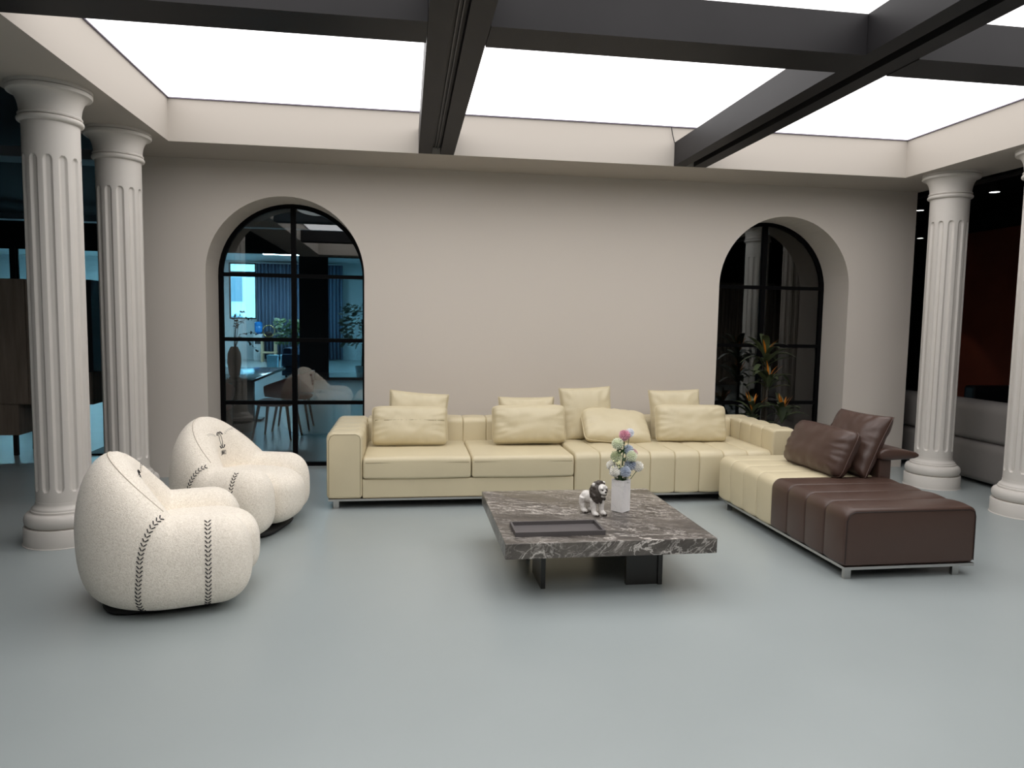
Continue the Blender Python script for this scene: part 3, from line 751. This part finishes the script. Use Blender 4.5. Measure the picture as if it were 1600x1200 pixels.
for i, (k, fx, fy, fz, sc, lb) in enumerate(FL):
    p = Vector((VX+fx, VY+fy, VZ+fz)); foot = Vector((VX+(p.x-VX)*.18, VY+(p.y-VY)*.18, VZ+.06))
    r = empty('pompom_flower', foot, 0, lb, 'flower', 'flowers in the marble vase')
    h = link('flower_head', PM[k], r, p-foot); h.scale = (sc*1.12,)*3; h.rotation_euler = (i, i*.7, i*1.3)
    q = p-foot; MB().tube([(0, 0, 0), (q.x*.3, q.y*.3, q.z*.55), (q.x*.97, q.y*.97, q.z-.02)], .0022, 5).build('stem', M['leaf2'], r, smooth=True)
    for j in range(2 if i in (0, 2, 6) else 1):
        l = link('leaf', LM, r, q*(.86-.1*j)); l.rotation_euler = (.5, .2*j, i*1.7+j*2.4); l.scale = (1.15,)*3
# yellow buds and greenery at the vase mouth
foot = Vector((VX, VY-.012, VZ+.08)); r = empty('bud_spray', foot, 0, 'spray of tiny yellow white buds left of the bouquet centre', 'flower')
for i in range(13):
    p = Vector((VX-0.040+random.uniform(-.031, .047), VY-.045+random.uniform(-.01, .01), VZ+0.313+random.uniform(-.031, .028)))-foot
    mb = MB(); ball(mb, p, .0052, 8, 6); mb.build('bud', M['bud'] if 'bud' in M else M.setdefault('bud', mat('bud', lin(240, 238, 190), .6)), r, smooth=True)
    MB().tube([(0, 0, 0), (p.x*.5, p.y*.6, p.z*.6), p], .001, 4).build('stalk', M['leaf2'], r)
foot = Vector((VX, VY, VZ+.12)); r = empty('foliage_sprig', foot, 0, 'tuft of green leaves filling the vase mouth', 'foliage')
MB().tube([(0, 0, 0), (.003, 0, .15), (.012, 0, .30)], [.006, .005, .003], 6).build('stem', M['leaf2'], r)
for i in range(44):
    l = link('leaf', LM, r, (random.uniform(-.028, .03), random.uniform(-.028, .028), random.uniform(.06, .11) if i < 22 else random.uniform(.1, .3))); l.rotation_euler = (random.uniform(.2, 1.1), random.uniform(-.4, .4), i*2.4)

# ------------------------------------------------------------------ plant in the right alcove
def strap(w, L, droop, m, name):
    mb = MB(); n = 9
    for i in range(n+1):
        t = i/n; ww = w*(math.sin(PI*(t*.93+.04))**.7); a = droop*t
        y = L*(t-.12*droop*t*t); z = L*(.55*t-.42*droop*t*t)
        mb.v += [(-ww, y, z+.35*ww), (0, y, z), (ww, y, z+.35*ww)]
    for i in range(n): mb.f += [(3*i, 3*i+1, 3*i+4, 3*i+3), (3*i+1, 3*i+2, 3*i+5, 3*i+4)]
    o = mb.build('tmp', m, smooth=True); me = o.data; bpy.data.objects.remove(o); return me
def dracaena():
    r = empty('potted_dracaena', (3.80, .16, 0), 0, 'dark leaved potted plant with orange centre leaves behind the sofa arm', 'plant')
    MB().lathe([(.10, 0), (.13, .02), (.15, .26), (.155, .28), (.14, .28), (.135, .24)], 32).build('pot', M['pot'], r, auto=40)
    ST = [strap(.037, .36, k, M['leaf'], 'leaf') for k in (.9, 1.4, 2.0)]; SO = [strap(.012, .2, k, M['orange'], 'leaf') for k in (.2, .6)]
    rnd = random.Random(5)
    crowns = [((0, 0, .26), (.01, .02, .9), (0, 0, 1.19), 16, 6, 1.0), ((.02, 0, .26), (.02, -.02, .7), (.02, -.04, .93), 14, 6, .95), ((-.04, .0, .26), (-.1, -.02, .48), (-.15, -.05, .60), 12, 7, .9), ((.05, 0, .26), (.12, -.02, .45), (.19, -.05, .58), 12, 7, .9)]
    for a, b, c, n, no, sc in crowns:
        MB().tube([a, b, c], [.02, .017, .012], 8).build('stem', M['stem'], r, smooth=True)
        for i in range(n):
            az = i*2.4+rnd.uniform(-.2, .2); l = link('leaf', ST[i % 3], r, (c[0], c[1], c[2]-.16*i/n+.02)); k = sc*rnd.uniform(.75, 1.1)
            l.rotation_euler = (rnd.uniform(-.15, .45)+.45*(1-i/n), 0, az); l.scale = (k*1.1, k*(.75 if -.6 < math.cos(az) < 2 and math.cos(az) > .5 else 1), k)
        for i in range(no):
            l = link('orange_leaf', SO[i % 2], r, (c[0], c[1], c[2])); l.rotation_euler = (rnd.uniform(.3, 1.0), 0, i*1.9+.4); l['label'] = 'orange centre leaf'
dracaena()

# ------------------------------------------------------------------ lit office behind the hall
OX0, OX1, OY0, OY1, OZ = -13.9, -.35, 11.3, 20.4, 3.57
fw_ = MB()                                             # far wall with its window openings
wx = [(-8.9, -6.75), (-6.35, -5.4)]
xs = [HX0]+[q for a in wx for q in a]+[HX1]
for a, b in zip(xs[0::2], xs[1::2]): fw_.box(a, b, OY1, OY1+.3, 0, HZ)
for a, b in wx: fw_.box(a, b, OY1, OY1+.3, 0, 1.47); fw_.box(a, b, OY1, OY1+.3, 3.5, HZ)
struct('wall_back_office', fw_, M['office_wall'])
for i, (a, b) in enumerate(wx):
    r = empty('window_%d' % (3+i), ((a+b)/2, OY1+.05, 1.47), 0, kind='structure'); h = (b-a)/2
    mb = MB(); H = 2.03
    mb.box(-h, -h+.05, 0, .06, 0, H).box(h-.05, h, 0, .06, 0, H).box(-h+.05, h-.05, 0, .06, 0, .05).box(-h+.05, h-.05, 0, .06, H-.05, H).box(-h+.05, h-.05, 0, .06, 1.62, 1.72)
    mb.build('window_frame', M['dark_metal'], r)
    MB().box(-h+.05, h-.05, .025, .03, .05, 1.62).build('pane', M['office_glass'], r); MB().box(-h+.05, h-.05, .025, .03, 1.72, H-.05).build('pane', M['office_glass'], r)
struct('wall_right_office', MB().box(OX1, OX1+.15, OY0+.14, OY1, 0, HZ), M['office_wall'])
struct('wall_back_hall', MB().box(OX1, HX1, OY0, OY0+.14, 0, HZ), M['hall_dark'])
struct('ceiling_office', MB().box(OX0, OX1, OY0+.14, OY1, OZ, HZ), M['office_wall'])
P = MB().box(HX0, OX1, OY0, OY0+.14, 3.07, HZ).box(HX0, -9.7, OY0, OY0+.14, 0, 3.07).box(-9.07, -8.97, OY0, OY0+.14, 0, 3.07).box(-6.95, -6.4, OY0, OY0+.14, 0, 3.07).box(-2.6, -1.95, OY0, OY0+.14, 0, 3.07)
struct('wall_partition', P, M['hall_dark'])
for i, (a, b) in enumerate(((-9.7, -9.07), (-8.97, -6.95), (-1.95, OX1))):
    r = empty('window_%d' % (5+i), ((a+b)/2, OY0+.05, 0), 0, kind='structure'); h = (b-a)/2-.002
    MB().box(-h, -h+.04, 0, .05, 0, 3.068).box(h-.04, h, 0, .05, 0, 3.068).box(-h+.04, h-.04, 0, .05, 0, .06).box(-h+.04, h-.04, 0, .05, 3.02, 3.068).build('window_frame', M['black_metal'], r)
    MB().box(-h+.04, h-.04, .02, .028, .06, 3.02).build('pane', M['office_glass'], r)
for x, y, lb in ((-3.95, 17.2, 'cool white ceiling panel light above the far curtain'), (-11.3, 15.5, 'cool white ceiling panel light seen left of the leftmost column'), (-9.1, 15.8, 'cool white ceiling panel light seen between the two left columns'), (-6.6, 13.6, 'unseen cool white panel light added to brighten the office, behind the left wall end'), (-1.6, 14.2, 'unseen cool white panel light added to brighten the office behind the teal glass partition')):  # the last two are out of view, added to light the office
    r = empty('ceiling_panel_light', (x, y, OZ), 0, lb, 'ceiling light', 'office ceiling panel lights')
    MB().box(-.62, .62, -.17, .17, -.012, 0).build('frame', M['white_plastic'], r); MB().box(-.6, .6, -.15, .15, -.016, -.0121).build('diffuser', M['panel_light'], r)
# facade across the street
r = empty('apartment_building', (-8, 34, -6), 0, 'pale apartment facade seen through the far office window', 'building')
MB().box(-9, 9, 0, 4, 0, 18).build('facade_wall', M['facade'], r)
for i in range(8):
    for k in range(3, 6): MB().box(-8+i*2.1, -7.1+i*2.1, -.08, 0, k*2.1, k*2.1+1.3).build('window', M['facade_glass'], r)

# curtain, pleated
mb = MB(); N = 220; x0, x1 = -5.33, -2.3
for k, z in enumerate((.04, 1.7, 3.46)):
    for i in range(N+1):
        t = i/N; mb.v.append((x0+(x1-x0)*t, 20.1+.07*math.sin(t*2*PI*24)+.02*math.sin(t*61), z))
for k in range(2):
    for i in range(N): mb.f.append((k*(N+1)+i, k*(N+1)+i+1, (k+1)*(N+1)+i+1, (k+1)*(N+1)+i))
cu = mb.build('pleated_curtain', M['curtain'], smooth=True); sd = cu.modifiers.new('thick', 'SOLIDIFY'); sd.thickness = .008
tag(cu, 'long blue grey pleated curtain beside the far office window', 'curtain')
MB().tube([(x0, 20.12, 3.49), (x1, 20.12, 3.49)], .018, 8).build('curtain_rail', M['white_plastic'], cu)

def dispenser():
    r = empty('water_dispenser', (-5.18, 19.6, 0), 0, 'white water dispenser with blue bottle by the far curtain', 'water dispenser')
    rib('z', 0, .95, -.15, .15, -.16, .16, (.03,)*4, .02, .02).build('body', M['white_plastic'], r, auto=40)
    MB().box(-.11, .11, -.166, -.158, .12, .48).build('lower_door', M['office_wall'], r); MB().box(-.1, .1, -.164, -.158, .6, .76).build('tap_recess', M['hall_grey'], r)
    MB().lathe([(.05, .95), (.06, .98), (.13, 1.03), (.135, 1.2), (.13, 1.21), (.135, 1.22), (.135, 1.34), (.1, 1.38), (.02, 1.39)], 24).build('bottle', M['blue_bottle'], r, auto=40)
dispenser()
def shelf():
    r = empty('wooden_shelf', (-4.72, 19.0, 0), 0, 'small open pale wooden shelf in front of the curtain', 'shelf')
    for x in (-.22, .22):
        for y in (-.14, .14): MB().box(x-.03, x+.03, y-.02, y+.02, 0, .78).build('post', M['pale_wood'], r)
    for z in (.3, .76): MB().box(-.27, .27, -.17, .17, z, z+.05).build('board', M['pale_wood'], r)
shelf()
r = empty('ring_ornament', (-4.55, 18.7, .83), 0, 'round brass ring ornament on a dark stand', 'ornament')
r.location = (-4.72, 18.98, .81)
MB().box(-.12, .12, -.06, .06, 0, .05).build('stand', M['dark_wood'], r)
mb = MB(); mb.tube([(.2*math.cos(2*PI*i/40), 0, .26+.2*math.sin(2*PI*i/40)) for i in range(41)], .018, 8, cap=False); mb.build('ring', M['gold'], r, smooth=True)
mb = MB(); ball(mb, (0, 0, .16), (.13, .05, .1), 14, 8); mb.build('carving', M['dark_wood'], r, smooth=True)
def tree(name, loc, h, w, n, label, m='leaf2', seed=2):
    r = empty(name, loc, 0, label, 'plant'); rnd = random.Random(seed)
    MB().lathe([(.14, 0), (.18, .3), (.165, .3), (.16, .26)], 20).build('pot', M['white_plastic'], r, auto=40)
    MB().tube([(0, 0, .26), (.03, 0, h*.5), (0, .02, h*.8)], .02, 8).build('trunk', M['stem'], r, smooth=True)
    mb = MB()
    for i in range(n):
        a = rnd.random()*2*PI; q = rnd.random()**.5*w; z = h*.45+rnd.random()*h*.55; c = Vector((q*math.cos(a), q*math.sin(a), z)); L = rnd.uniform(.1, .2)
        e = Vector((math.cos(a+rnd.uniform(-.8, .8)), math.sin(a+rnd.uniform(-.8, .8)), rnd.uniform(-.6, .3))).normalized(); o = e.orthogonal().normalized()*L*.28
        mb.add([c, c+e*L*.5+o, c+e*L, c+e*L*.5-o], [(0, 1, 2, 3)])
    f = mb.build('foliage', M[m], r); f['kind'] = 'stuff'
tree('potted_tree', (-3.75, 17.6, 0), 1.5, .45, 420, 'leafy potted tree to the right of the brass ring ornament')
tree('potted_tree', (-1.15, 12.3, 0), 1.9, .5, 420, 'large dark potted tree behind the teal glass partition', 'leaf', 4)
for i, (x, y, s) in enumerate(((-3.75, 14.2, .28), (-3.42, 14.4, .26))):
    r = empty('gift_box', (x, y, 0), .3*i, ('pale blue card box beside the navy sofa, left one', 'pale blue card box beside the navy sofa, right one')[i], 'box', 'card boxes in the office')
    MB().box(-s/2, s/2, -s/2, s/2, 0, .42).build('box_body', M['teal_box'], r); MB().box(-s/2-.01, s/2+.01, -s/2-.01, s/2+.01, .42, .47).build('box_lid', M['teal_box'], r)
def block_sofa(name, loc, rz, L, D, m, label, seat=.42, back=.8, arm=.6):
    r = empty(name, loc, rz, label, 'sofa')
    rib('x', -L/2, L/2, -D/2, D/2, .05, seat-.14, (.03,)*4, .03, .03).build('base', m, r, auto=50)
    k = 2
    for i in range(k):
        a = -L/2+.2+(L-.4)*i/k; rib('x', a, a+(L-.4)/k-.006, -D/2-.01, D/2-.2, seat-.139, seat, (.03, .03, .04, .05), .03, .03, .005).build('seat_cushion', m, r, auto=50)
    rib('x', -L/2+.2, L/2-.2, D/2-.22, D/2, seat-.13, back, (.03, .03, .06, .06), .03, .03).build('backrest', m, r, auto=50)
    for s in (-1, 1): rib('x', min(s*L/2, s*(L/2-.195)), max(s*L/2, s*(L/2-.195)), -D/2, D/2, seat-.13, arm, (.03, .03, .05, .05), .03, .03).build('arm', m, r, auto=50)
    for x in (-L/2+.1, L/2-.1):
        for y in (-D/2+.1, D/2-.1): MB().box(x-.025, x+.025, y-.025, y+.025, 0, .052).build('foot', M['black_metal'], r)
    return r
block_sofa('office_sofa', (-2.75, 12.9, 0), d(90), 1.8, .8, M['navy'], 'navy fabric sofa beyond the dining table', back=.75)

# ------------------------------------------------------------------ dining set behind the left arch
def dining_table():
    r = empty('dining_table', (-2.5, 3.28, 0), 0, 'dark dining table with a glossy stone top behind the left arch', 'table')
    rib('z', .715, .75, -.65, .65, -1.23, 1.23, (.02,)*4, .008, .008).build('table_top', M['table_top'], r, auto=40)
    for y in (-.7, .7):
        MB().box(-.28, .28, y-.05, y+.05, .03, .715).build('pedestal', M['dark_wood'], r); MB().box(-.4, .4, y-.14, y+.14, 0, .03).build('foot_plate', M['dark_wood'], r)
M['table_top'] = mat('table_stone', (.03, .035, .045, 1), .12)
dining_table()
def dining_chair():
    r = empty('dining_chair', (0, 0, 0), 0, None, 'chair', 'dining chairs behind the left arch')
    superell((0, 0, .455), (.25, .25, .04), 3.5, 40, 12).build('seat', M['red_leather'], r, smooth=True)
    mb = MB(); rows = []
    for i in range(25):      # curved wrap-around back, faces +x, arms sloping forward
        a = d(75)+i/24*d(210); k = abs(i/24*2-1); top = .80-.13*k**1.6; bot = .50+.05*k
        cxn, cyn = math.cos(a), math.sin(a); q = []
        for z, o in ((bot, .235), (bot, .265), ((bot+top)/2, .285), (top, .29), (top+.012, .277), (top, .26), ((bot+top)/2, .255)): q.append((o*cxn*1.0, o*cyn*1.02, z))
        rows.append(q)
    mb.rings(rows).build('curved_back', M['red_leather'], r, smooth=True)
    for sx in (-1, 1):
        for sy_ in (-1, 1):
            MB().tube([(sx*.17, sy_*.17, .44), (sx*.235, sy_*.235, .03)], [.021, .012], 10).build('leg', M['red_wood'], r, smooth=True)
            MB().tube([(sx*.235, sy_*.235, .03), (sx*.24, sy_*.24, 0)], [.0122, .0115], 10).build('foot_cap', M['gold'], r, smooth=True)
    return r
dc = dining_chair()
for i, (x, y, a, lb) in enumerate(((-1.60, 2.28, 172, 'oxblood leather dining chair nearest the left arch window'), (-1.52, 3.05, 180, 'oxblood dining chair behind the nearest one at the dark table'), (-3.42, 2.9, 0, 'oxblood dining chair on the far side of the dark table'), (-2.28, 1.72, 90, 'dining chair at the near end of the dark table'))):
    o = dc if i == 0 else copy_tree(dc); o.location = (x, y, 0); o.rotation_euler.z = d(a); o['label'] = lb
def branch_vase():
    r = empty('floor_vase', (-2.18, 2.6, .75), 0, 'dark tall vase with thin leafy branches on the dining table', 'vase')
    MB().lathe([(.05, 0), (.065, .02), (.085, .18), (.08, .3), (.05, .37), (.04, .385), (.034, .38), (.04, .34)], 24).build('vase_body', M['dark_leather'], r, auto=50)
    rnd = random.Random(9); lm = leafmesh(.009, .026).copy(); lm.materials.clear(); lm.materials.append(M['dark_wood'])
    for e in ((.02, .0, .78), (.12, .05, .82), (.23, 0, .74), (.3, -.05, .55), (.2, .02, .42), (.27, .04, .32), (.05, .1, .7)):
        P = [Vector((0, 0, .33)), Vector((e[0]*.25, e[1]*.3, .33+(max(e[2], .5)-.33)*.6+.08)), Vector((e[0]*.7, e[1]*.7, max(e[2], .5)*.6+e[2]*.4+.02)), Vector(e)]
        b = MB().tube(P, [.004, .003, .0025, .0015], 5).build('branch', M['dark_wood'], r)
        for k in range(12):
            t = .3+.7*k/11; q = t*3; i = min(2, int(q)); p = P[i].lerp(P[i+1], q-i)
            l = link('leaf', lm, b, p); l.rotation_euler = (rnd.uniform(-1, 1), rnd.uniform(-1, 1), rnd.random()*6); l.scale = (1.3,)*3
branch_vase()
# oval ceiling lamp of the hall
r = empty('oval_ceiling_lamp', (-1.63, 6.2, 3.40), 0, 'oval white ceiling lamp seen through the top of the left arch', 'ceiling light')
mb = MB(); mb.rings([[((.26*k)*math.cos(2*PI*j/40), (.62*k)*math.sin(2*PI*j/40), z) for j in range(40)] for k, z in ((1, 0), (1, .1))]); mb.build('diffuser', M['oval_glow'], r)
MB().tube([(0, 0, .1), (0, 0, HZ-3.40)], .02, 8).build('stem', M['black_metal'], r)
M['duct'] = mat('grey_duct_paint', (.3, .31, .33, 1), .6)
struct('trim_5', MB().box(HX0, OX1, 2.6, 3.0, 3.40, 3.52), M['duct']); struct('trim_6', MB().box(HX0, OX1, 9.0, 9.3, 3.42, 3.54), M['duct'])

# brown slatted partition of the hall beyond the right colonnade, behind the camera
sl = MB().box(5.5, HX1, -9.5, -9.4, 0, 2.6)
pw = struct('wall_slatted', sl, M['slats'])
for i in range(55): MB().box(5.52+i*.1, 5.58+i*.1, -9.4, -9.37, .02, 2.58).build('slat', M['slats'], pw)

# ------------------------------------------------------------------ left: tall cabinet and dark panel behind the columns
def cabinet():
    r = empty('tall_cabinet', (-4.25, 1.45, 0), 0, 'tall raised walnut cabinet behind the leftmost column', 'cabinet')
    MB().box(-.95, .93, -.25, .25, .55, 1.872).build('cabinet_body', M['wood_panel'], r)
    MB().box(-.95, .19, -.25, .25, .222, .549).build('lower_box', M['wood_panel'], r)
    for x in (-.9, .13):
        for y in (-.2, .2): MB().box(x-.02, x+.02, y-.02, y+.02, 0, .222).build('leg', M['dark_wood'], r)
    for i in range(3): MB().box(-.94+.625*i, -.94+.625*i+.615, -.268, -.251, .56, 1.862).build('door', M['wood_panel'], r)
cabinet()
o = MB().box(-3.318, -3.27, 1.1, 1.8, .905, 1.874); 
sp_ = empty('wall_screen', (-3.29, 1.45, 0), 0, 'narrow dark panel between the two left columns', 'panel')
MB().box(-.022, .022, -.35, .35, .905, 1.874).build('panel_board', M['dark_leather'], sp_); MB().box(-.015, .015, -.03, .03, 0, .905).build('post', M['black_metal'], sp_); MB().box(-.12, .12, -.25, .25, 0, .015).build('foot', M['black_metal'], sp_)

# ------------------------------------------------------------------ right: grey sofa, dark sofa, rust wall, spotlights
def grey_sofa():
    r = empty('grey_leather_sofa', (5.97, -1.15, 0), 0, 'large grey leather sofa seen from behind between the right columns', 'sofa')
    x0 = -.475; L0, L1 = -2.0, 1.95
    rib('y', L0, L1, x0, .48, .045, .435, (.05, .05, .03, .1), .06, .06, .008).build('base', M['grey_leather'], r, auto=60)
    rib('y', L0, L1, x0+.005, x0+.3, .437, .80, (.05, .03, .09, .1), .06, .06, .01).build('backrest', M['grey_leather'], r, auto=60)
    for k in range(3):
        a = L0+.02+k*(L1-L0-.04)/3; rib('y', a, a+(L1-L0-.04)/3-.008, x0+.305, .5, .437, .52, (.02, .03, .04, .02), .03, .03, .005).build('seat_cushion', M['grey_leather'], r, auto=60)
    for x in (x0+.12, .38):
        for y in (L0+.15, L1-.15): MB().box(x-.03, x+.03, y-.03, y+.03, 0, .047).build('foot', M['black_metal'], r)
grey_sofa()
block_sofa('dark_sofa', (8.55, 1.62, 0), d(-90), 1.5, .95, M['dark_leather'], 'black leather sofa in front of the rust red wall', seat=.45, back=.95, arm=.7)
r = empty('dark_ottoman', (8.4, 2.85, 0), 0, 'low black leather ottoman left of the black sofa', 'ottoman')
rib('y', -.42, .42, -.4, .4, .06, .42, (.03, .03, .05, .05), .04, .04).build('ottoman_pad', M['dark_leather'], r, auto=50)
for x in (-.33, .33):
    for y in (-.33, .33): MB().box(x-.025, x+.025, y-.025, y+.025, 0, .062).build('foot', M['black_metal'], r)
struct('wall_rust', MB().box(9.35, 9.5, -4.5, 4.55, 0, 3.12), M['rust'])
struct('trim_7', MB().box(6.9, 6.96, -6, 10, 3.42, 3.48), M['slot']); struct('trim_8', MB().box(5.43, 5.47, -6, 6, 2.9, 2.93), M['slot'])
def spot(loc, label):
    r = empty('track_spotlight', loc, 0, label, 'spotlight', 'track spotlights on the right')
    MB().lathe([(.001, .19), (.048, .19), (.05, .185), (.05, .012), (.047, .008), (.045, .012)], 24, cap=False).build('housing', M['black_metal'], r, auto=40)
    MB().lathe([(.001, .011), (.045, .011), (.045, .02)], 24).build('lens', M['spot_glow'], r)
    MB().tube([(0, 0, .19), (0, 0, HZ-loc[2])], .008, 6).build('stem', M['black_metal'], r)
    ld = bpy.data.lights.new('spot_lamp', 'SPOT'); ld.energy = 8; ld.spot_size = d(60); ld.shadow_soft_size = .03
    lo = link('lamp', ld, r, (0, 0, .005))
spot((5.64, -.69, 2.826), 'black track spotlight right of the inner right column, lens glowing')
spot((6.913, 2.0, 3.10), 'black track spotlight beside the wall end, the upper one')
spot((8.472, 4.0, 3.0), 'black track spotlight beside the wall end, the lower one')
